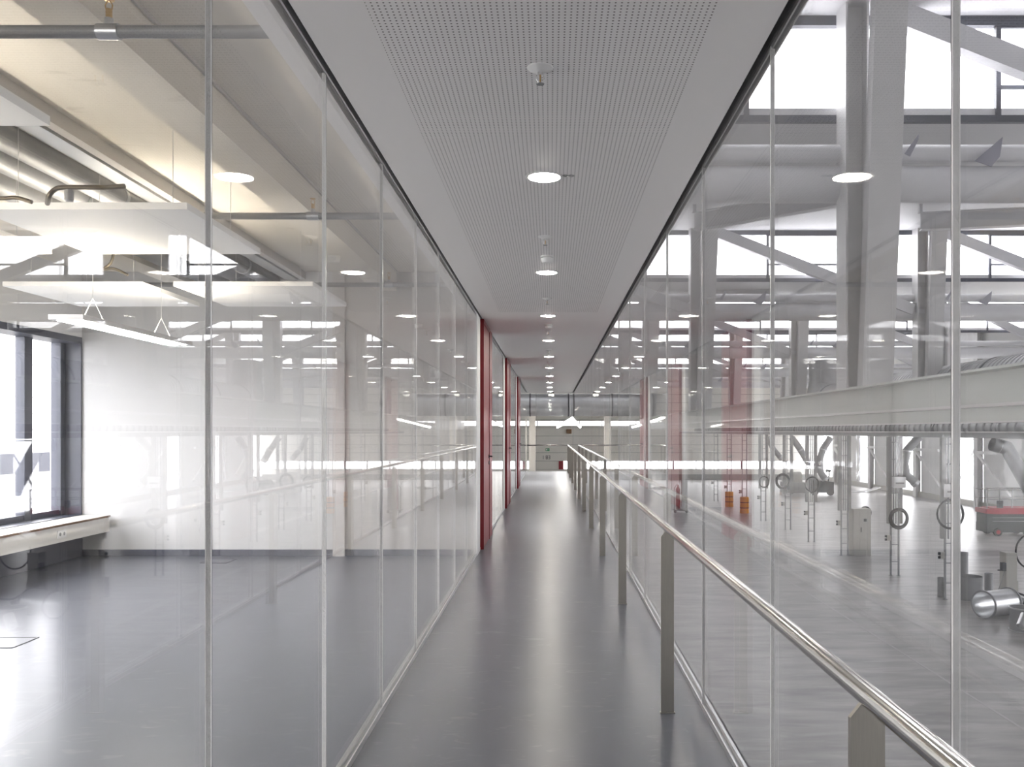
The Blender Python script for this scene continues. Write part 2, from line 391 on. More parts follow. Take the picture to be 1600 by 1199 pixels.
# grooves / formwork joints in the slab
struct(MB().box(-2.075, -2.055, -4, 10, ZS-.02, ZS-.001).box(-1.795, -1.78, -4, 10, ZS-.02, ZS-.001).build('trim_10', 'concrete_grey'))
for i, y in enumerate((10.0, 15.59, 21.18, 26.77)):
    struct(MB().box(OX, -2.54, y, y+.42, 0, ZS).build('wall_office_cross' if i == 0 else f'wall_office_cross_{i+1}', 'office_wall'), 'white plastered cross wall between offices')
    struct(MB().box(-2.54, -.905, y+.012, y+.42, 0, ZS).build('wall_office_pier' if i == 0 else f'wall_office_pier_{i+1}', 'concrete_grey'), 'grey concrete end of the office cross wall')
    struct(MB().box(-2.54, -2.40, y-.03, y+.012, 0, ZS).build('column_office' if i == 0 else f'column_office_{i+1}', 'concrete_grey'), 'narrow concrete pier beside the white office wall')
    struct(MB().box(OX, -2.54, y-.012, y, 0, .076).box(-2.40, -.905, y, y+.012, 0, .076).build(f'baseboard_{i+1}', 'frame_dark'), 'dark skirting of the office wall')
# facade with ribbon window
fac = MB().box(OX-.30, OX, -4, 1.6, .48, E+1.09).box(OX-.30, OX, -4, YE, 0, .48).box(OX-.30, OX, -4, YE, E+1.09, ZS)
for y in (10.0, 15.59, 21.18, 26.77, -3.9): fac.box(OX-.3, OX, y, y+.5, .48, E+1.09)
struct(fac.build('wall_office_facade', 'white_paint'), 'outer wall of the offices')
wf = sroot('window_4', (OX-.2, 6.5, .5), 'ribbon window of the near office in dark metal frames')
GX = OX-.23
m = MB().box(GX-.06, OX+.004, 1.6, 9.998, E+1.02, E+1.092).box(GX-.06, GX+.03, 1.6, 9.998, .48, .55)
m.box(GX-.06, GX+.05, 9.88, 9.998, .48, E+1.1)
for y in (9.22, 7.2, 5.3, 3.4, 1.6): m.box(GX-.06, GX+.04, y, y+.14, .5, E+1.05)
m.build('window_frame', 'frame_dark', wf)
MB().box(GX+.05, OX+.003, 9.975, 9.998, .48, E+1.09).build('reveal', 'frame_dark', wf)
MB().box(GX-.01, GX, 1.6, 9.9, .55, E+1.03).build('pane', 'pane', wf)
MB().box(GX+.03, OX, 1.6, 9.975, .47, .485).build('window_sill', 'frame_dark', wf)
portal((GX+.05, 5.8, 1.5), (0, -math.pi/2, 0), 2.1, 8.4)
for k_ in range(3):
    y0 = 10.6+5.59*k_
    q = sroot(f'window_{5+k_}', (OX-.2, y0, .5), 'office ribbon window further along the facade')
    mm = MB().box(GX-.06, GX+.03, y0-.1, y0+5.0, .48, .55).box(GX-.06, GX+.03, y0-.1, y0+5.0, E+1.02, E+1.09)
    for j in range(4): mm.box(GX-.06, GX+.03, y0+j*1.6, y0+j*1.6+.1, .55, E+1.02)
    mm.build('window_frame', 'frame_dark', q)
    MB().box(GX-.01, GX, y0-.1, y0+5, .55, E+1.02).build('pane', 'pane', q)
struct(MB().box(OX, OX+.012, -4, 9.99, 0, .30).build('shade_under_bench', 'frame_dark'), 'dark sheet standing in for the shade under the window bench')  # bench shade put into colour: dark sheet in front of the facade wall
# bench under window
bn = thing('window_bench', (OX+.15, 5, .3), 'long white bench with dark top edge under the office window', 'bench')
MB().box(OX+.002, -5.14, -3.5, 9.985, .46, .478).build('bench_top', 'bench_white', bn)
MB().box(-5.1402, -5.128, -3.5, 9.985, .456, .478).build('top_edge', 'wood_edge', bn)
MB().box(-5.16, -5.14, -3.5, 9.985, .29, .456).build('front_panel', 'bench_white', bn)
MB().box(OX+.002, -5.16, -3.5, 9.985, .285, .30).build('bottom_panel', 'concrete_grey', bn)
for i, y in enumerate((9.0, 3.2)):
    so = thing('wall_socket', (-5.138, y, .375), 'double white power socket on the bench front near the far wall' if i == 0 else 'double white power socket on the bench front nearer the camera', 'socket', 'sockets on the bench front')
    MB().box(-5.139, -5.129, y-.08, y+.08, .335, .418).build('face_plate', 'white_paint', so)
    for s in (-1, 1): MB().lathe([(.019, 0), (.019, .003), (0, .003)], (-5.131, y+s*.037, .3765), 16, axis='X').build('socket_well', 'galv_dull', so)
# acoustic rafts
ra = thing('acoustic_raft', (-2.65, 5.44, 2.71), '', 'ceiling raft', 'white acoustic rafts hung below the office slab')
MB().box(-3.25, -2.05, 4.83, 6.05, 2.706, 2.745).build('raft_board', 'raft', ra, ABS[ra.name])
for sx in (-1, 1):
    for sy in (-1, 1): MB().tube([(-2.65+sx*.45, 5.44+sy*.45, 2.745), (-2.65+sx*.45, 5.44+sy*.45, ZS)], .002, 6).build('hanger_wire', 'alu', ra, ABS[ra.name])
ra['label'] = 'white acoustic raft right above the pendant lamp, second from the camera'
for x, y, l in ((-2.65, 2.9, 'white acoustic raft nearest the camera, cut by the upper picture corner'), (-2.65, 7.99, 'white acoustic raft nearest the far wall, on the corridor side'),
                (-4.12, 5.44, 'white acoustic raft on the window side, left of the middle raft'), (-4.12, 7.99, 'white acoustic raft nearest the far wall, on the window side')):
    copy_thing(ra, (x, y, 2.71), l)
# pendant lamp
pl = thing('pendant_lamp', (-3.35, 6.8, E+.77), 'slim linear pendant lamp hanging below the office rafts', 'pendant lamp')
lx0, lx1, ly0, ly1, lz = -3.46, -3.22, 5.9, 7.7, E+.77
MB().box(lx0, lx1, ly0, ly1, lz, lz+.035).build('housing', 'alu', pl)
MB().box(lx0+.03, lx1-.03, ly0+.05, ly1-.05, lz-.003, lz+.001).build('diffuser', 'tube', pl)
MB().box(lx0+.03, lx1-.03, ly0+.05, ly1-.05, lz+.034, lz+.037).build('uplight', 'uplight', pl)
for y in (ly0+.35, ly1-.35):
    for s in (lx0+.04, lx1-.04): MB().tube([(s, y, lz+.035), ((lx0+lx1)/2, y, lz+.2)], .0025, 6).build('wire_leg', 'alu', pl)
    MB().tube([((lx0+lx1)/2, y, lz+.2), ((lx0+lx1)/2, y, ZS)], .0025, 6).build('wire', 'alu', pl)
copy_thing(pl, (-3.35, 3.2, E+.77), 'added unseen pendant lamp brightening the office ceiling, nearer the camera than the one by the far wall')  # extra lamp added out of view to brighten the office ceiling
copy_thing(pl, (-3.35, -.4, E+.77), 'added unseen pendant lamp brightening the office ceiling at the near end of the office')  # another unseen lamp, also added for light on the ceiling
# sprinkler pipes
pn = ('nearest the camera, thick in the upper corner', 'second from the camera', 'third from the camera, nearest the far wall')
for i, y in enumerate((3.22, 5.98, 8.78)):
    p = thing('sprinkler_pipe', (-3, y, E+1.5), f'galvanized sprinkler pipe crossing the office ceiling, {pn[i]}', 'pipe', 'sprinkler pipes across the office')
    MB().tube([(-5.4 if i != 1 else -3.0, y, E+1.5), (-1.0, y, E+1.5)], .024, 16).build('pipe_run', 'galv_dull', p)
    MB().tube([(-1.70, y, E+1.5), (-1.62, y, E+1.5)], .030, 16).tube([(-1.66, y, E+1.5), (-1.66, y, E+1.55)], .016, 10).build('pipe_clamp', 'galv', p)
    m = MB().tube([(-1.66, y, E+1.55), (-1.66, y, E+1.585)], .012, 10)
    for s in (-1, 1): m.tube([(-1.66+s*.01, y, E+1.58), (-1.66+s*.014, y, E+1.60), (-1.66+s*.003, y, E+1.618)], .0025, 6)
    m.lathe([(0, E+1.617), (.02, E+1.62), (.02, E+1.623), (0, E+1.625)], (-1.66, y, 0), 14)
    m.build('sprinkler_head', 'brass', p)
# cable trays, ducts along the office
for i, (x, z, r_, mt, nm, lb) in enumerate(((-3.24, E+1.745, .085, 'galv_dull', 'round_duct', 'round grey duct along the office ceiling, nearest the concrete rib'),
                                         (-3.52, E+1.745, .085, 'galv_dull', 'round_duct', 'round grey duct along the office ceiling, middle of three'),
                                         (-3.84, E+1.73, .10, 'galv_dull', 'round_duct', 'round grey duct along the office ceiling, next to the window side'))):
    p = thing(nm, (x, 3, z), lb, 'duct', 'round ducts under the office slab')
    m = MB().tube([(x, -4, z), (x, 9.99, z)], r_, 20); m.build('duct_run', mt, p)
    for y in (1.2, 3.8, 6.4, 9.0): MB().tube([(x, y-.02, z), (x, y+.02, z)], r_+.008, 20).build('duct_collar', 'galv', p)
ct = thing('cable_tray', (-3.03, 3, E+1.78), 'perforated metal cable tray running under the office slab', 'cable tray')
MB().box(-3.085, -2.95, -4, 9.99, E+1.76, E+1.764).box(-3.085, -3.08, -4, 9.99, E+1.764, E+1.80).box(-2.955, -2.95, -4, 9.99, E+1.764, E+1.80).build('tray', 'galv', ct)
for y in (1.6, 4.2, 6.8, 9.4): MB().box(-3.03, -3.01, y, y+.02, E+1.764, ZS).build('hanger', 'galv', ct)
def hose(name, pts, r, m, label, cat='hose'):
    # smooth polyline (Catmull-Rom)
    P = [Vector(p) for p in pts]; out = []
    for i in range(len(P)-1):
        a, b_, c, d = P[max(i-1, 0)], P[i], P[i+1], P[min(i+2, len(P)-1)]
        for t in range(6):
            u = t/6; out.append(.5*((2*b_)+(c-a)*u+(2*a-5*b_+4*c-d)*u*u+(3*b_-a-3*c+d)*u**3))
    out.append(P[-1])
    return tag(MB().tube(out, r, 10).build(name, m, None, tuple(P[0])), label, cat)
Yh = 4.2
hose('sprinkler_hose', [at(195, 291, Yh), at(160, 293, Yh), at(100, 293, Yh), at(85, 297, Yh), at(77, 306, Yh), at(74, 318, Yh+.1)], .012, 'bronze', 'dark braided flexible hose above the middle raft, hooked down at its end')
hose('sprinkler_hose', [at(-60, 305, Yh), at(0, 310, Yh), at(25, 309, Yh), at(50, 316, Yh)], .01, 'bronze', 'dark flexible hose above the raft at the picture edge')
hose('sprinkler_hose', [(-3.68, 7.2, ZS), (-3.68, 7.2, E+1.45), at(150, 425, 7.2), at(160, 422, 7.2), at(178, 420, 7.2), at(200, 430, 7.2)], .012, 'bronze', 'dark flexible hose arching above the raft nearest the far wall')
p = thing('ceiling_sensor', at(108, 306, Yh), 'small grey cylinder sensor hanging on the dark hose', 'sensor')
a_ = at(108, 297, Yh); MB().lathe([(0, 0), (.018, 0), (.021, -.012), (.021, -.05), (.014, -.056), (0, -.056)], a_, 16).build('sensor_body', 'galv_dull', p)
# floor boxes
for i, (x, y, l) in enumerate(((-3.76, 5.90, 'square floor outlet frame in the bright floor near the window'), (-3.72, 9.6, 'square floor outlet frame near the far office wall'))):
    fb = thing('floor_box', (x, y, 0), l, 'floor outlet', 'floor outlets in the office')
    MB().box(x-.15, x+.15, y-.15, y-.138, .0, .004).box(x-.15, x+.15, y+.138, y+.15, .0, .004).box(x-.15, x-.138, y-.15, y+.15, .0, .004).box(x+.138, x+.15, y-.15, y+.15, .0, .004).build('frame', 'dark_channel', fb)
    MB().box(x-.137, x+.137, y-.137, y+.137, 0, .002).build('lid', 'lino', fb)

# ------------------------------------------------------------------ outside the office window
struct(MB().box(-60, OX-1, -60, 120, HF-.3, HF).build('ground_outside', 'machine_grey'), 'yard outside')
ob = thing('neighbour_building', (-24, 40, HF), 'pale clad building with a dark window strip seen through the office window', 'building')
MB().box(-34, -24, 5, 90, HF, E+4.8).build('wall', 'outside_cladding', ob)
m = MB()
for k_ in range(9): m.box(-24.0, -23.95, 8+k_*9, 14+k_*9, E-1.9, E-1.0)
m.build('window', 'frame_dark', ob)
MB().box(-34.2, -23.8, 4.8, 90.2, E+4.8, E+5.0).build('roof_edge', 'alu', ob)

# ------------------------------------------------------------------ hall shell
struct(MB().box(HX0, HX1, -9, HYE, HF-.3, HF).build('floor_hall', 'hall_concrete'), 'polished concrete floor of the workshop hall')
struct(MB().box(.835, .86, -9, YE+.1, HF, -.0).box(HX0, .86, YE, YE+.1, HF, 0).box(-6, .86, -4.4, -4.2, HF, 0).build('wall_gallery_base', 'white_paint'), 'wall under the gallery corridor')
struct(MB().box(.822, .86, -9, YE+.1, -.3, 0).box(HX0, .83, YE, YE+.04, -.3, -.01).build('slab_edge', 'concrete_grey'))
struct(MB().box(.824, .86, -9, YE+.1, ZC+.19, ZHI+.6).box(HX0, .86, YE+.05, YE+.1, ZC+.01, ZHI+.6).build('wall_gallery_upper', 'white_paint'), 'wall above the gallery corridor')
struct(MB().box(HX0-.1, HX0, YE, HYE, HF, ZHI+.6).build('wall_left', 'cream_panel'), 'left side wall of the hall beyond the offices')
struct(MB().box(HX0, HX1, -9.2, -9, HF, ZHI+.6).build('wall_front', 'white_paint'))
# end wall: cladding, window strips
zA0, zA1, zB0, zB1 = E-59*HYE/F, E-47*HYE/F, E+.60, E+1.06
ew = MB().box(HX0, HX1, HYE, HYE+.3, HF, zA0).box(HX0, HX1, HYE, HYE+.3, zA1, zB0).box(HX0, HX1, HYE, HYE+.3, zB1, ZHI+.8)
ew.box(-1.9, 1.35, HYE, HYE+.29, zA0, zA1)
struct(ew.build('wall_end', 'end_cladding'), 'far end wall of the hall in cream sheet cladding')
m = MB()
for x in [k_*2.45-4 for k_ in range(14)]: m.box(x, x+.16, HYE+.05, HYE+.12, zA0, zA1).box(x, x+.12, HYE+.05, HYE+.12, zB0, zB1)
ws = sroot('window_8', (10, HYE, E), 'two long window strips in the far end wall')
m.build('window_frame', 'frame_dark', ws)
MB().box(HX0, HX1, HYE+.13, HYE+.14, zA0, zA1).box(HX0, HX1, HYE+.13, HYE+.14, zB0, zB1).build('pane', 'pane', ws)
struct(MB().box(HX0, HX1-.02, HYE-.12, HYE, HF, HF+.6).build('baseboard_end', 'machine_grey'), 'dark plinth of the end wall')
tag(MB().box(.83, 1.32, HYE-.1, HYE-.001, zA0-.05, zA1+.02).build('red_panel', 'red'), 'small dark red panel low on the far end wall', 'panel')
# right facade: bays of 9.87 m, glazed strip + white door panel + column
sw = MB(); ybays = [58.8+9.87*k for k in range(-7, 4)]
sw.box(HX1, HX1+.3, -9, HYE, E+.55, ZHI+.8).box(HX1, HX1+.3, -9, HYE, HF, HF+.45)
for y in ybays: sw.box(HX1, HX1+.2, y-6.2, y-.3, HF+.45, E+.55)
struct(sw.build('wall_right', 'white_paint'), 'right side wall of the hall with white door panels')
struct(MB().box(HX1-.14, HX1, -9, HYE, HF, HF+.42).build('baseboard_right', 'cabinet'), 'grey kerb along the right side wall')
for i, y in enumerate(ybays):
    if y < 15: pass
    q = sroot(f'window_{9+i}', (HX1, y+1.5, 0), 'tall glazed strip between the wall columns')
    MB().box(HX1+.05, HX1+.12, y+.35, y+.43, HF+.45, E+.55).box(HX1+.05, HX1+.12, y+3.6, y+3.67, HF+.45, E+.55).box(HX1+.05, HX1+.12, y+.35, y+3.67, E-.6, E-.54).build('window_frame', 'frame_dark', q)
    MB().box(HX1+.13, HX1+.14, y-.3, y+3.67, HF+.45, E+.55).build('pane', 'pane', q)
    struct(MB().box(HX1-.42, HX1-.38, y-.3, y+.25, HF, ZHI).box(HX1-.06, HX1-.02, y-.3, y+.25, HF, ZHI).box(HX1-.38, HX1-.06, y-.05, y, HF, ZHI).build('column_wall' if i == 0 else f'column_wall_{i+1}', 'grey_steel'), 'grey steel wall column of the hall')
    br = MB().bar((HX1-.3, y+.3, E-1.2), (HX1-.3, y+3.5, HF+.7), .08, .08)
    if y > 50:
        wb = MB().bar((HX1-.55, y-.4, E-1.45), (HX1-.55, y-4.6, E-1.45), .16, .22).bar((HX1-.55, y-.5, E-1.5), (HX1-.55, y-4.9, HF+1.0), .16, .16)
        struct(wb.build(f'wall_brace_{i+1}', 'white_paint'), 'white bracket with a slanting strut on the right wall')
    if y > 40: struct(br.build(f'brace_{i+1}', 'grey_steel'), 'slanting steel brace beside a wall column')
    portal((HX1-.02, y+1.7, (HF+E)/2+.5), (0, math.pi/2, 0), 5.2, 3.6)
# sawtooth roof + clerestories
for i in range(-1, len(YS)):
    y0 = YS[i] if i >= 0 else -9; y1 = YS[i+1] if i+1 < len(YS) else HYE+.1
    if y1 > HYE: y1 = HYE+.1
    if y0 > HYE: continue
    z0 = ZLO; z1 = ZLO+(ZHI+.1-ZLO)*(y1-y0)/16.8
    if i < 0: z0 = ZHI-.5; z1 = ZHI+.1
    n = MB().add([(HX0-.2, y0, z0), (HX1+.3, y0, z0), (HX1+.3, y1+.15, z1), (HX0-.2, y1+.15, z1), (HX0-.2, y0, z0+.25), (HX1+.3, y0, z0+.25), (HX1+.3, y1+.15, z1+.25), (HX0-.2, y1+.15, z1+.25)],
                 [(0,3,2,1),(4,5,6,7),(0,1,5,4),(1,2,6,5),(2,3,7,6),(3,0,4,7)])
    struct(n.build('roof_bay' if i < 0 else f'roof_bay_{i+2}', 'roof_deck'), 'sloping grey underside of a sawtooth roof bay')
for i, y in enumerate(YS):
    if y > HYE-1: continue
    q = sroot(f'window_{30+i}', (14, y, ZLO), 'clerestory window band of the sawtooth roof')
    x0 = .86 if y < YE else HX0
    m = MB().box(x0, HX1, y-.05, y+.05, ZLO-.02, ZLO+.11).box(x0, HX1, y-.05, y+.1, ZHI-.1, ZHI+.1)
    xs = [5.0+8.45*k for k in range(-1, 3)]
    for xc in xs:
        for dx in (3.18, 7.0):
            if x0 < xc+dx < HX1: m.box(xc+dx, xc+dx+.09, y-.05, y+.05, ZLO+.1, ZHI-.1)
        if x0 < xc+3.18 < HX1-4:
            for dz in (.60, 1.72): m.box(xc+3.27, xc+7.0, y-.03, y+.03, ZLO+dz, ZLO+dz+.07)
    m.build('window_frame', 'frame_dark', q)
    MB().box(x0, HX1, y+.06, y+.07, ZLO, ZHI).build('pane', 'pane', q)
    portal(((x0+HX1)/2, y-.06, (ZLO+ZHI)/2), (-math.pi/2, 0, 0), HX1-x0, ZHI-ZLO)
# trusses -------------------------------------------------------------
for i, y in enumerate(YS):
    if y < 0 or y > HYE-1: continue
    nm = ORD[i-1]
    t = thing('roof_truss', (14, y, E+4.5), f'grey steel roof truss with diagonals, {nm} from the camera'.replace('nearest from', 'nearest to'), 'truss', 'steel trusses under the sawtooth roof')
    x0 = .9 if y < YE else HX0+.05
    MB().box(x0, HX1-.45, y-.55, y-.12, ZHI+.15-.1, ZHI+.5-.1).build('top_chord', 'truss_grey', t)
    MB().tube([(x0, y-.3, E+5.02), (HX1-.45, y-.3, E+5.02)], .155, 20).build('middle_chord', 'truss_grey', t)
    MB().tube([(x0, y-.15, E+4.5), (HX1-.45, y-.15, E+4.5)], .33, 28).build('bottom_chord', 'truss_grey', t)
    cols = [5.55, 14.0, 22.45]
    for xc in cols:
        m = MB().box(xc-.36, xc-.32, y-.7, y-.2, E+.7, ZHI+.1).box(xc+.01, xc+.05, y-.7, y-.2, E+.7, ZHI+.1).box(xc-.32, xc+.01, y-.47, y-.43, E+.7, ZHI+.1)
        for zz in (E+5.25, E+5.42): 
            for xx in (xc-.2, xc-.08): m.lathe([(.02, 0), (.02, -.015), (0, -.015)], (xx, y-.47, zz), 8, axis='Y')
        m.build('hanger_column', 'grey_steel', t)
        mm = MB(); zt, zb = E+8.0, E+.7
        mm.add([(xc+.12, y-1.0, zb), (xc+.67-.02, y-1.0, zb), (xc+.67-.02, y-.75, zb), (xc+.12, y-.75, zb), (xc+.37, y-1.0, zt), (xc+.94, y-1.0, zt), (xc+.94, y-.75, zt), (xc+.37, y-.75, zt)],
               [(0,3,2,1),(4,5,6,7),(0,1,5,4),(1,2,6,5),(2,3,7,6),(3,0,4,7)])
        mm.v = [(v[0]-.30, v[1], v[2]) for v in mm.v]
        mm.build('raking_column', 'grey_steel', t)
    for k_, xc in enumerate([5.55-8.45]+cols):
        a = (xc+.5, y-.45, ZHI-.05); b_ = (min(xc+8.0, HX1-.5), y-.45, E+4.55)
        if xc+8 < x0: continue
        if xc+.5 < x0: continue
        MB().bar(a, b_, .26, .40, (0, 0, 1)).build('diagonal', 'truss_grey', t)
    for xc in (5.55, 14.0):
        MB().prism([(xc+2.0, E+4.82), (xc+2.5, E+5.25), (xc+2.45, E+4.9), (xc+2.3, E+4.72)], y-.52, y-.50).build('gusset', 'dark_plate', t)
        MB().prism([(xc+.75, E+4.95), (xc+1.0, E+5.3), (xc+1.0, E+5.2), (xc+.85, E+4.9)], y-.52, y-.50).build('gusset', 'dark_plate', t)
def ibeam(m, p, q, w, h):
    p, q = Vector(p), Vector(q)
    m.bar(p+Vector((0, 0, h/2)), q+Vector((0, 0, h/2)), w, .03); m.bar(p-Vector((0, 0, h/2)), q-Vector((0, 0, h/2)), w, .03); m.bar(p, q, .02, h-.03); return m
for i, y in enumerate(YS):
    if y < 30 or y > 60: continue
    for j, (p_, q_) in enumerate((((4.35, y-6.6), (7.63, y-9.3)), ((11.2, y-6.6), (14.0, y-7.2)))):
        q_ = (p_[0]+1.7*(q_[0]-p_[0]), p_[1]+1.7*(q_[1]-p_[1]))
        m = ibeam(MB(), (p_[0], p_[1], E+6.35), (q_[0], q_[1], E+6.35), .3, .5)
        for e in (p_, q_): m.box(e[0]-.05, e[0]+.05, e[1]-.05, e[1]+.05, E+6.6, ZLO+(ZHI+.1-ZLO)*(e[1]-(y-16.8))/16.8+.05)
        tag(m.build('roof_beam', 'truss_grey', None, (p_[0], p_[1], E+6.35)), f'welded roof beam slanting under the roof before the {ORD[i-1]} truss, {"first" if j == 0 else "second"} from the corridor', 'beam', 'slanting roof beams')

# crane girder, service beam, ducts ----------------------------------------
g = thing('crane_girder', (4.9, 20, E+.5), 'long grey crane girder running the depth of the hall', 'girder')
MB().box(4.9, 4.98, -8, 91, E+.30, E+.66).build('web', 'girder', g)
MB().box(4.70, 5.12, -8, 91, E+.66, E+.69).build('top_flange', 'girder', g)
MB().box(4.74, 5.1, -8, 91, E+.265, E+.30).build('lower_flange', 'alu', g)
MB().box(4.88, 5.0, -8, 91, E+.11, E+.265).build('rail_web', 'girder', g)
MB().box(4.84, 5.04, -8, 91, E+.095, E+.11).build('rail_flange', 'alu', g)
s_ = thing('service_beam', (12.4, 40, E-.1), 'long horizontal service beam carrying the cable ladders at eye level', 'beam')
MB().box(12.25, 12.55, 18, 82, E-.045, E-.01).build('top_flange', 'alu', s_)
MB().box(12.3, 12.5, 18, 82, E-.2, E-.045).build('tray', 'galv_dull', s_)
def bigduct(name, x, z, r_, y0, y1, label, rib, m):
    d = thing(name, (x, y0, z), label, 'duct'); pts = []; rs = []
    y = y0
    while y < y1: pts += [(x, y, z), (x, y+rib*.5, z), (x, y+rib*.55, z), (x, y+rib*.75, z)]; rs += [r_, r_, r_+rib*.09, r_+rib*.09]; y += rib
    MB().tube(pts, r_, 28, rs=rs).build('duct_run', m, d)
    mm = MB(); y = y0+2
    while y < y1: mm.tube([(x, y, z), (x, y+.08, z)], r_+.04, 28); y += 4.2
    mm.build('flange_ring', 'dark_channel', d)
    return d
d = bigduct('spiral_duct', 14.9, E+1.62, .82, 18, 46, 'large silver spiral air duct above the crane girder', .28, 'galv_duct')
for y in (24.6, 31.5, 38.6): MB().box(14.02, 14.12, y, y+1.6, E+1.25, E+1.62).build('vent_grille', 'machine_dark', d)
cp = [(14.9, 46, E+1.62), (14.9, 47, E+1.7), (15.1, 47.8, E+2.1), (15.3, 48.1, E+2.8), (15.3, 48.2, E+3.9)]
MB().tube(cp, .8, 24).build('elbow', 'galv_dull', d)
d2 = bigduct('lower_duct', 13.35, E+.10, .24, 19, 78, 'lower extract duct behind the service beam', .45, 'galv_dull')
for i, (pts, Y, r_, l) in enumerate((
    ([(1550, 694), (1560, 697), (1573, 700), (1600, 748), (1612, 770)], 26, .21, 'thick flexible branch duct dropping at the picture edge'),
    ([(1436, 683), (1417, 704), (1413, 725), (1416, 742), (1432, 757)], 33.5, .16, 'crooked silver branch duct beside the ladder with the hose coil'),
    ([(1298, 684), (1286, 702), (1281, 718), (1282, 738), (1290, 750)], 45, .17, 'bent silver branch duct behind the third ladder of the far group'),
    ([(1237, 684), (1250, 702), (1262, 722)], 48, .17, 'short slanting branch duct left of the grey machines'),
    ([(1199, 684), (1208, 702), (1222, 718)], 53, .16, 'farthest slanting branch duct near the orange pads'))):
    q = thing('branch_duct', at(*pts[0], Y), l, 'duct', 'branch ducts dropping from the lower duct')
    P3 = [at(a, b_, Y) for a, b_ in pts]
    PP = []
    for a, b_ in zip(P3[:-1], P3[1:]):
        for t in range(4): PP.append(Vector(a).lerp(Vector(b_), t/4))
    PP.append(Vector(P3[-1]))
    MB().tube(PP, r_, 18, caps=False).build('duct_run', 'galv_dull', q)
    MB().tube([PP[-2], PP[-1]], r_+.02, 18, caps=False).build('end_collar', 'galv', q)
    MB().tube([PP[4], PP[4].lerp(PP[5], .4)], r_+.02, 18, caps=False).build('joint_collar', 'galv', q)
q = thing('cross_duct', (-1, 34, E+1.04), 'big silver duct crossing behind the end of the corridor', 'duct')
MB().tube([(-5.9, 34, E+1.04), (3.6, 34, E+1.04)], .44, 32).build('duct_run', 'duct_dark', q)
for x in (-.85, .66, 2.6): MB().tube([(x, 34, E+1.04), (x+.05, 34, E+1.04)], .46, 32).build('flange_ring', 'dark_channel', q)
struct(MB().box(-.93, -.66, 36, 36.25, HF, E+.62).build('column_end', 'concrete'), 'beige column just beyond the corridor end')
q = thing('linear_lamp', at(884, 661, 40), 'white tube lamp hanging slanted in the hall beyond the corridor', 'lamp')
MB().bar(at(871, 668, 38), at(896, 653, 31.8), .06, .06).build('tube', 'tube', q)
MB().bar(Vector(at(871, 668, 38))+Vector((0, 0, .05)), Vector(at(896, 653, 31.8))+Vector((0, 0, .05)), .1, .04).build('housing', 'white_paint', q)
# signs on the end wall
for t_ in (.15, .85):
    a_ = Vector(at(871, 668, 38)).lerp(Vector(at(896, 653, 31.8)), t_); MB().tube([a_, (a_.x, a_.y, ZHI)], .006, 6).build('hanger_wire', 'alu', q)
q = thing('exit_sign', at(855, 703, HYE), 'small green pictogram sign on the far end wall', 'sign')
c = at(855.5, 703, HYE-.06)
MB().box(c[0]-.21, c[0]+.21, HYE-.05, HYE-.002, c[2]-.15, c[2]+.15).build('sign_board', 'green', q)
MB().box(c[0]-.16, c[0]-.02, HYE-.055, HYE-.05, c[2]-.09, c[2]+.09).bar((c[0]+.02, HYE-.053, c[2]), (c[0]+.15, HYE-.053, c[2]), .005, .04).build('pictogram', 'white_paint', q)
c = at(853.5, 715, HYE-.05); m = MB(); hh = .2; ww = .2
def seg(x, parts):
    for p_ in parts:
        bx = {'t': (x, x+ww, hh-.05, hh), 'm': (x, x+ww, -.025, .025), 'b': (x, x+ww, -hh, -hh+.05), 'tl': (x, x+.05, 0, hh), 'tr': (x+ww-.05, x+ww, 0, hh), 'bl': (x, x+.05, -hh, 0), 'br': (x+ww-.05, x+ww, -hh, 0)}[p_]
        m.box(c[0]+bx[0], c[0]+bx[1], HYE-.02, HYE-.002, c[2]+bx[2], c[2]+bx[3])
seg(-.5, ('tr', 'br')); seg(-.05, ('t', 'm', 'b', 'tl', 'tr', 'bl', 'br')); seg(.22, ('t', 'm', 'b', 'tr', 'br'))
tag(m.build('wall_number', 'black'), 'black bay number painted on the far end wall under the green sign', 'sign')
tag(MB().box(*(lambda a, b_: (a[0], b_[0], HYE-.3, HYE-.001, b_[2], a[2]))(at(885, 671, HYE), at(893, 678, HYE))).build('wall_board', 'brown'), 'small brown board fixed on the far end wall', 'board')

# ------------------------------------------------------------------ hall objects
def ladder(x, y, label, tall=True, pipes=0):
    t = thing('cable_ladder', (x, y, HF), label, 'cable ladder', 'galvanized cable ladders under the service beam')
    zt = E-.2; zb = HF+(1.05 if 54 < y < 60 else 0)
    for s in (-1, 1):
        MB().box(x+s*.14-.025, x+s*.14+.025, y-.03, y+.03, zb+.01, zt).build('side_rail', 'galv_dull', t)
        MB().box(x+s*.14-.06, x+s*.14+.06, y-.06, y+.06, zb, zb+.012).build('foot', 'galv_dull', t)
    m = MB(); z = zb+.5
    while z < zt: m.box(x-.12, x+.12, y-.012, y+.012, z, z+.03); z += .62
    m.build('rungs', 'galv_dull', t)
    sb = MB().box(x-.30, x-.165, y-.05, y+.05, HF+1.28, HF+1.48).build('socket_box', 'cabinet', t)
    MB().box(x-.36, x-.30, y-.06, y+.0, HF+1.40, HF+1.48).box(x-.36, x-.30, y-.06, y, HF+1.28, HF+1.36).build('socket', 'machine_dark', sb)
    for k_ in range(pipes):
        MB().tube([(x-.06+.09*k_, y-.05, HF+1.9), (x-.06+.09*k_, y-.05, zt)], .025, 8).build('conduit', 'galv_dull', t)
    if pipes: MB().box(x-.27, x-.17, y-.05, y+.08, HF+1.9, zt).box(x+.17, x+.27, y-.05, y+.08, HF+1.9, zt).build('upright_casing', 'machine_grey', t)
    return t
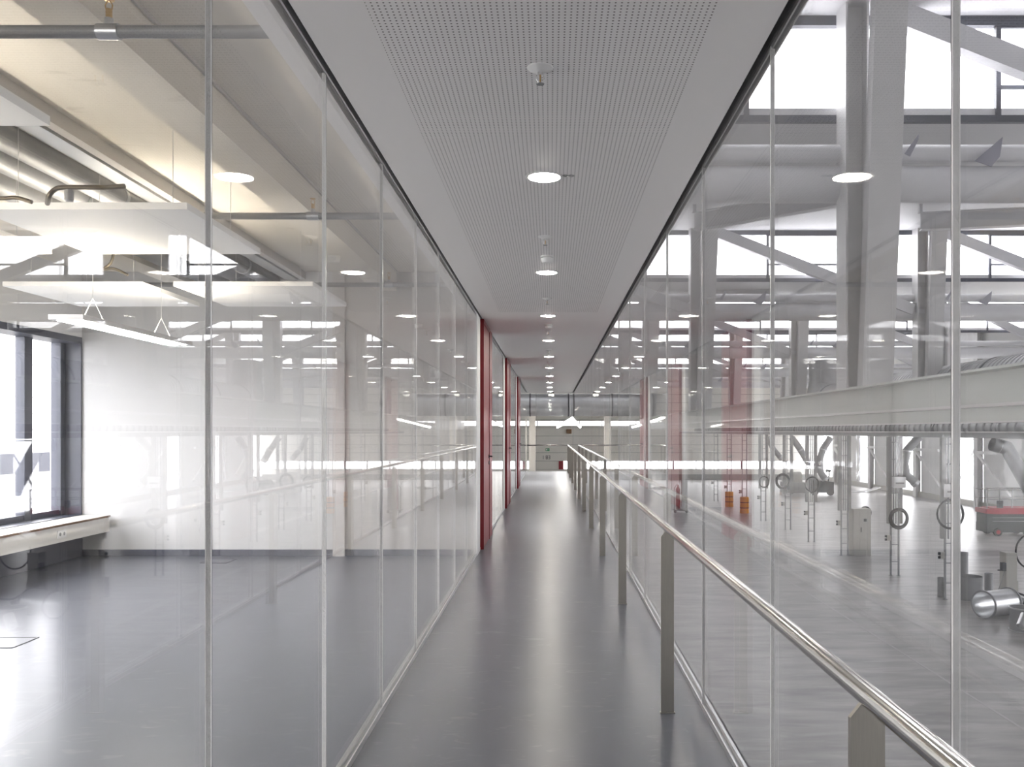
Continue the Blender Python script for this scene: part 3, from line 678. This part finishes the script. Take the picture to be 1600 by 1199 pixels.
LD = [(12.45, 26.8, 'cable ladder nearest the camera, behind the wide glass joint', 1), (12.5, 31.2, 'cable ladder with the black hose coil and white box', 3), (12.42, 36.3, 'cable ladder directly beside the grey control cabinet', 2),
      (12.35, 40.7, 'cable ladder in front of the dark low vehicle', 2), (12.65, 45.8, 'cable ladder in front of the pale grey machine', 1), (12.45, 50.3, 'cable ladder with a small hose ring, between pads and machines', 1),
      (12.4, 55, 'cable ladder rising from the orange pad nearer the camera', 0), (12.4, 59.7, 'cable ladder rising from the orange pad farther away', 0), (12.4, 64.5, 'farthest cable ladder, beyond the orange pads', 0)]
for x, y, l, p in LD: ladder(x, y, l, pipes=p)
def coil(c, r_, n, label, tilt=0, rr=.03):
    pts = []
    for k_ in range(n*20+1):
        a = 2*math.pi*k_/20; q = r_*(1+.1*math.sin(k_*1.7/20)); pts.append((c[0]+q*math.cos(a), c[1]-.1-.02*(k_/20), c[2]+q*1.1*math.sin(a)))
    return tag(MB().tube(pts, rr, 8).build('hose_coil', 'rubber', None, tuple(c)), label, 'hose', 'hose coils on the cable ladders')
coil(at(1402, 810, 31), .30, 3, 'coiled black hose hanging on the ladder with the white box', rr=.04)
coil(at(1482, 803, 26.6), .38, 2, 'large black hose loops on the nearest cable ladder', rr=.022)
coil(at(1193, 753, 50.2), .27, 2, 'small hose ring hanging on the ladder next to the orange pads', rr=.03)
coil(at(1222, 752, 45.7), .33, 3, 'dark hose coil on the ladder beside the pale grey machine', rr=.04)
coil(at(1268, 757, 40.6), .30, 2, 'dark hose coil on the ladder before the low vehicle', rr=.03)
for (px, py, Y, l) in ((1404, 754, 31.0, 'white electrical box on the ladder with the coiled hose'), (1485, 767, 26.6, 'white electrical box on the nearest cable ladder')):
    c = at(px, py, Y); q = thing('electrical_box', c, l, 'electrical box', 'white boxes on the ladders')
    MB().box(c[0]-.22, c[0]+.22, Y-.12, Y-.04, c[2]-.2, c[2]+.2).build('box_body', 'white_paint', q)
    MB().box(c[0]-.15, c[0]+.15, Y-.13, Y-.12, c[2]-.05, c[2]+.0).build('label_strip', 'machine_grey', q)
# orange pads
for y, l in ((55, 'orange crash pad with black straps round the nearer ladder foot'), (59.7, 'orange crash pad with black straps round the farther ladder foot')):
    q = thing('crash_pad', (12.4, y, HF), l, 'crash pad', 'orange crash pads')
    m = MB().lathe([(0, .0), (.27, 0), (.29, .04), (.27, .33), (.26, .35), (.29, .39), (.28, .68), (.26, .70), (.29, .74), (.28, 1.02), (.24, 1.05), (0, 1.05)], (12.4, y, HF), 20); m.build('foam_body', 'orange', q)
    for z in (.35, .70): MB().lathe([(.262, z-.03), (.285, z-.025), (.285, z+.025), (.262, z+.03)], (12.4, y, HF), 20).build('strap', 'rubber', q)
# control cabinet
Yc = 36.2; x0 = (1334-861)*Yc/F; x1 = (1361-861)*Yc/F
q = thing('control_cabinet', ((x0+x1)/2, Yc, HF), 'grey upright control cabinet standing on the hall floor', 'cabinet')
MB().box(x0, x1, Yc, Yc+.6, HF+.0, HF+.18).build('plinth', 'cabinet', q)
MB().box(x0-.01, x1+.01, Yc+.03, Yc+.6, HF+.18, HF+1.97).build('body', 'cabinet', q)
MB().box(x0+.0, x0+.26, Yc, Yc+.029, HF+.20, HF+1.95).build('side_strip', 'cabinet', q)
cd = MB().box(x0+.27, x1, Yc, Yc+.029, HF+.20, HF+1.95).build('door', 'cabinet', q)
MB().box(x0+.29, x0+.32, Yc-.03, Yc, HF+1.0, HF+1.2).build('door_handle', 'rubber', cd)
MB().box(x0+.42, x0+.54, Yc-.01, Yc, HF+1.44, HF+1.56).build('door_sign', 'machine_dark', cd)
coil((x1+.0, Yc+.78, HF+1.75), .22, 2, 'dark hose coil hung on the side of the control cabinet', rr=.03)
# scissor lift
Yl = 43.0; X0 = 21.85; X1 = 24.35
q = thing('scissor_lift', ((X0+X1)/2, Yl, HF), 'dark green and red scissor lift with guard rails', 'scissor lift')
MB().box(X0, X1, Yl, Yl+1.1, HF+.18, HF+.62).box(X0+.02, X1-.02, Yl+.01, Yl+1.09, HF+.62, HF+1.10).build('chassis', 'machine_dark', q)
MB().box(X0+.3, X1, Yl-.05, Yl+1.15, HF+1.10, HF+1.40).build('platform', 'machine_red', q)
MB().box(X0-.02, X0+.3, Yl-.04, Yl+1.14, HF+1.12, HF+1.36).build('extension_deck', 'machine_red', q)
for x in (X0+.55, X1-.45):
    for y in (Yl-.06, Yl+.98):
        wh = MB().lathe([(0, 0), (.10, .0), (.20, .01), (.20, .17), (0, .17)], (x, y, HF+.2), 20, axis='Y').build('wheel', 'rubber', q)
        MB().lathe([(0, -.01), (.1, -.01), (.11, .0)], (x, y, HF+.2), 16, axis='Y').build('wheel_hub', 'machine_red', wh)
m = MB()
for y in (Yl-.02, Yl+1.12):
    for z in (HF+1.85, HF+2.32): m.tube([(X0, y, z), (X1, y, z)], .022, 8)
    for k_ in range(5): m.tube([(X0+k_*(X1-X0)/4, y, HF+1.38), (X0+k_*(X1-X0)/4-(0 if k_ else .1), y, HF+2.32)], .022, 8)
m.tube([(X0, Yl, HF+2.32), (X0, Yl+1.1, HF+2.32)], .022, 8).tube([(X1, Yl, HF+2.32), (X1, Yl+1.1, HF+2.32)], .022, 8)
m.build('guard_rail', 'machine_grey', q)
MB().box(X0+.52, X0+.78, Yl-.08, Yl+.05, HF+1.42, HF+1.78).build('control_box', 'machine_dark', q)
m = MB()
for k_ in range(2): m.box(X0+.3, X1-.1, Yl-.012, Yl+.01, HF+.72+k_*.18, HF+.75+k_*.18)
m.build('side_strip', 'machine_grey', q)
# low dark vehicle
Yv = 70; a = at(1266, 748, Yv)[0]; b_ = at(1303, 748, Yv)[0]
q = thing('ride_on_vehicle', ((a+b_)/2, Yv, HF), 'low dark ride-on cleaning vehicle near the far right bays', 'vehicle')
MB().add([(a, Yv, HF+.25), (b_, Yv, HF+.25), (b_, Yv, HF+1.1), (a+.3, Yv, HF+1.3), (a, Yv, HF+.9), (a, Yv+1.1, HF+.25), (b_, Yv+1.1, HF+.25), (b_, Yv+1.1, HF+1.1), (a+.3, Yv+1.1, HF+1.3), (a, Yv+1.1, HF+.9)],
         [(0,1,2,3,4),(9,8,7,6,5),(0,5,6,1),(1,6,7,2),(2,7,8,3),(3,8,9,4),(4,9,5,0)]).build('body', 'machine_dark', q)
for x in (a+.35, b_-.3): MB().lathe([(0, 0), (.28, 0), (.28, .2), (0, .2)], (x, Yv-.12, HF+.28), 18, axis='Y').build('wheel', 'rubber', q)
MB().tube([(b_-.3, Yv+.5, HF+1.1), (b_-.2, Yv+.5, HF+2.0)], .05, 8).box(b_-.5, b_-.1, Yv+.4, Yv+.6, HF+1.9, HF+2.1).build('steering_column', 'machine_dark', q)
# pale grey machine
Yg = 73; a = at(1226, 748, Yg)[0]; b_ = at(1262, 748, Yg)[0]
q = thing('grey_machine', ((a+b_)/2, Yg, HF), 'pale grey machine tool with a rounded hood behind the ladders', 'machine')
MB().box(a, b_, Yg, Yg+1.5, HF, HF+.9).build('base', 'machine_grey', q)
MB().tube([(a+.1, Yg+.75, HF+1.15), (b_-.4, Yg+.75, HF+1.15)], .62, 20).build('hood', 'cabinet', q)
MB().box(a+.2, a+.7, Yg-.05, Yg, HF+.3, HF+.7).build('panel', 'machine_dark', q)
# cart with board
Yk = 55; a = at(1053, 800, Yk)[0]; b_ = at(1075, 800, Yk)[0]
q = thing('panel_cart', ((a+b_)/2, Yk, HF), 'small trolley with a leaning grey board and red bottle', 'cart')
MB().box(a, b_, Yk, Yk+.6, HF+.15, HF+.22).build('deck', 'machine_grey', q)
for x in (a+.08, b_-.08): MB().lathe([(0, 0), (.09, 0), (.09, .05), (0, .05)], (x, Yk, HF+.09), 14, axis='Y').build('wheel', 'rubber', q)
MB().box(b_-.42, b_-.02, Yk+.1, Yk+.14, HF+.22, HF+2.1).build('board', 'galv_dull', q)
MB().lathe([(0, .22), (.13, .22), (.13, 1.5), (.05, 1.7), (.05, 1.8), (0, 1.8)], (a+.3, Yk+.3, HF), 16).build('gas_bottle', 'machine_red', q)
MB().tube([(a+.03, Yk+.1, HF+.2), (a+.03, Yk+.1, HF+1.6), (a+.25, Yk+.1, HF+1.9)], .025, 8).build('push_handle', 'machine_grey', q)
# cable pile
pts = []
c = at(1028, 766, 78)
for k_ in range(120):
    t = k_/8; pts.append((c[0]+1.1*math.cos(t)*(.6+.4*math.sin(t*.37)), 78+.8*math.sin(t*1.1), HF+.06+.05*(1+math.sin(t*2.3))))
tag(MB().tube(pts, .04, 6).build('cable_pile', 'machine_grey', None, (c[0], 78, HF)), 'tangled grey cable pile on the far hall floor', 'cable')
# white sheet
c = at(1348, 770, 74)
m = MB(); n = 12; vs = []; fs = []
for i in range(n+1):
    for j in range(7): vs.append((c[0]-1.2+2.6*i/n, 73.5+1.2*j/6, HF+.02+.38*(i/n)**3+.05*math.sin(i*1.3+j)**2))
for i in range(n):
    for j in range(6): fs.append((i*7+j, (i+1)*7+j, (i+1)*7+j+1, i*7+j+1))
m.add(vs, fs, True)
so = m.build('plastic_sheet', 'white_paint', None, (c[0], 74, HF)); sd = so.modifiers.new('s', 'SOLIDIFY'); sd.thickness = .02
tag(so, 'crumpled white sheet lying by the right side wall', 'sheet')
# duct pieces on the floor
def open_drum(c, r_, h, label, flange=True, name='duct_piece', m='galv_dull'):
    q = thing(name, c, label, 'duct piece', 'loose duct pieces on the hall floor')
    MB().lathe([(r_, 0), (r_, h), (r_-.012, h), (r_-.012, .01), (r_, 0)], c, 32).build('shell', m, q)
    if flange: MB().lathe([(r_, h-.03), (r_+.035, h-.03), (r_+.035, h), (r_-.012, h)], c, 32).lathe([(r_, 0), (r_+.035, 0), (r_+.035, .03), (r_, .03)], c, 32).build('rim', 'galv', q)
    return q
open_drum(((1518-861)*26.7/F, 26.9, HF), .41, .72, 'wide open duct piece standing upright behind the lying one', False)
open_drum(((1506-861)*28.2/F, 28.2, HF), .13, 1.28, 'tall thin pipe piece standing behind the wide duct piece', False)
open_drum(((1545-861)*28/F, 28, HF), .13, .62, 'short narrow duct piece right of the wide upright one', False)
open_drum(((1489-861)*26.4/F, 27.2, HF), .11, .62, 'short narrow duct piece beside the nearest ladder', False)
qd = open_drum(((1600-861)*22.6/F, 22.6, HF), .34, .62, 'open flanged duct piece nearest the camera, cut by the picture edge', True)
q = thing('duct_piece', (12.8, 24.3, HF), 'large silver duct piece lying on its side', 'duct piece', 'loose duct pieces on the hall floor')
def lying(q, c0, c1, r_, parts):
    c0, c1 = Vector(c0), Vector(c1)
    for nm, prof, mt in parts:
        m = MB(); d = (c1-c0); L = d.length; d.normalize(); m.lathe([(a_, z*L) for a_, z in prof], (0, 0, 0), 36)
        R = Vector((0, 0, 1)).rotation_difference(d).to_matrix().to_4x4(); M = Matrix.Translation(c0) @ R
        m.v = [tuple(M @ Vector(v)) for v in m.v]; m.build(nm, mt, q)
lying(q, (12.1, 24.0, HF+.40), (13.1, 24.5, HF+.40), .36, (('shell', [(.36, 0), (.36, 1), (.345, 1), (.345, 0), (.36, 0)], 'galv'), ('rim', [(.36, 0), (.40, 0), (.40, .03), (.36, .03)], 'galv_dull'), ('rim', [(.36, .97), (.40, .97), (.40, 1), (.36, 1)], 'galv_dull')))
q = thing('pipe_sleeve', (12.3, 22.0, HF), 'small shiny steel sleeve leaning on the duct piece at the picture edge', 'duct piece', 'loose duct pieces on the hall floor')
lying(q, at(1596, 980, 22.0), at(1603, 962, 22.15), .1, (('shell', [(.13, 0), (.13, 1), (.12, 1), (.12, 0), (.13, 0)], 'alu'),))
# floor machine post
q = thing('floor_post_machine', (14.0, 26.3, HF), 'grey steel post machine with a side arm and cables on the hall floor', 'machine')
MB().box(13.86, 14.18, 26.1, 26.5, HF, HF+1.55).box(14.18, 14.22, 26.1, 26.4, HF, HF+.7).build('post', 'cabinet', q)
MB().box(13.74, 13.86, 26.1, 26.25, HF+1.0, HF+1.25).tube([(13.62, 26.15, HF+1.02), (13.8, 26.15, HF+1.02)], .02, 8).build('valve', 'machine_dark', q)
MB().tube([(13.84, 26.15, HF+1.0), (13.5, 26.0, HF+.25)], .014, 8).build('strut', 'machine_grey', q)
MB().box(13.4, 14.6, 25.95, 26.6, HF, HF+.1).build('base', 'machine_dark', q)
hose('machine_hose', [(13.9, 25.95, HF+.45), (14.2, 25.8, HF+.33), (14.5, 25.8, HF+.2), (15.2, 25.9, HF+.22)], .03, 'rubber', 'dark hose running off from the post machine')
tag(MB().tube([(at(1612, 862, 27)[0]+.5*math.cos(a), 27, at(1612, 862, 27)[2]+.55*math.sin(a)) for a in [k_*math.pi/14 for k_ in range(29)]], .028, 8).build('hose_loop', 'rubber'), 'black hose loop at the picture edge above the post machine', 'hose')
# painted / worn lines on hall floor
for i, (x, wd, mt) in enumerate(((10.10, .34, 'white_paint'), (8.6, .06, 'concrete'))):
    pass
mat('floor_worn', (.44, .435, .43), .35, noise=.1, nscale=1.5)
struct(MB().box(9.95, 10.25, -6, 92, HF+.0005, HF+.003).box(8.3, 8.36, -6, 92, HF+.0005, HF+.003).build('trim_20', 'floor_worn'), 'pale worn line along the hall floor')
fixn()
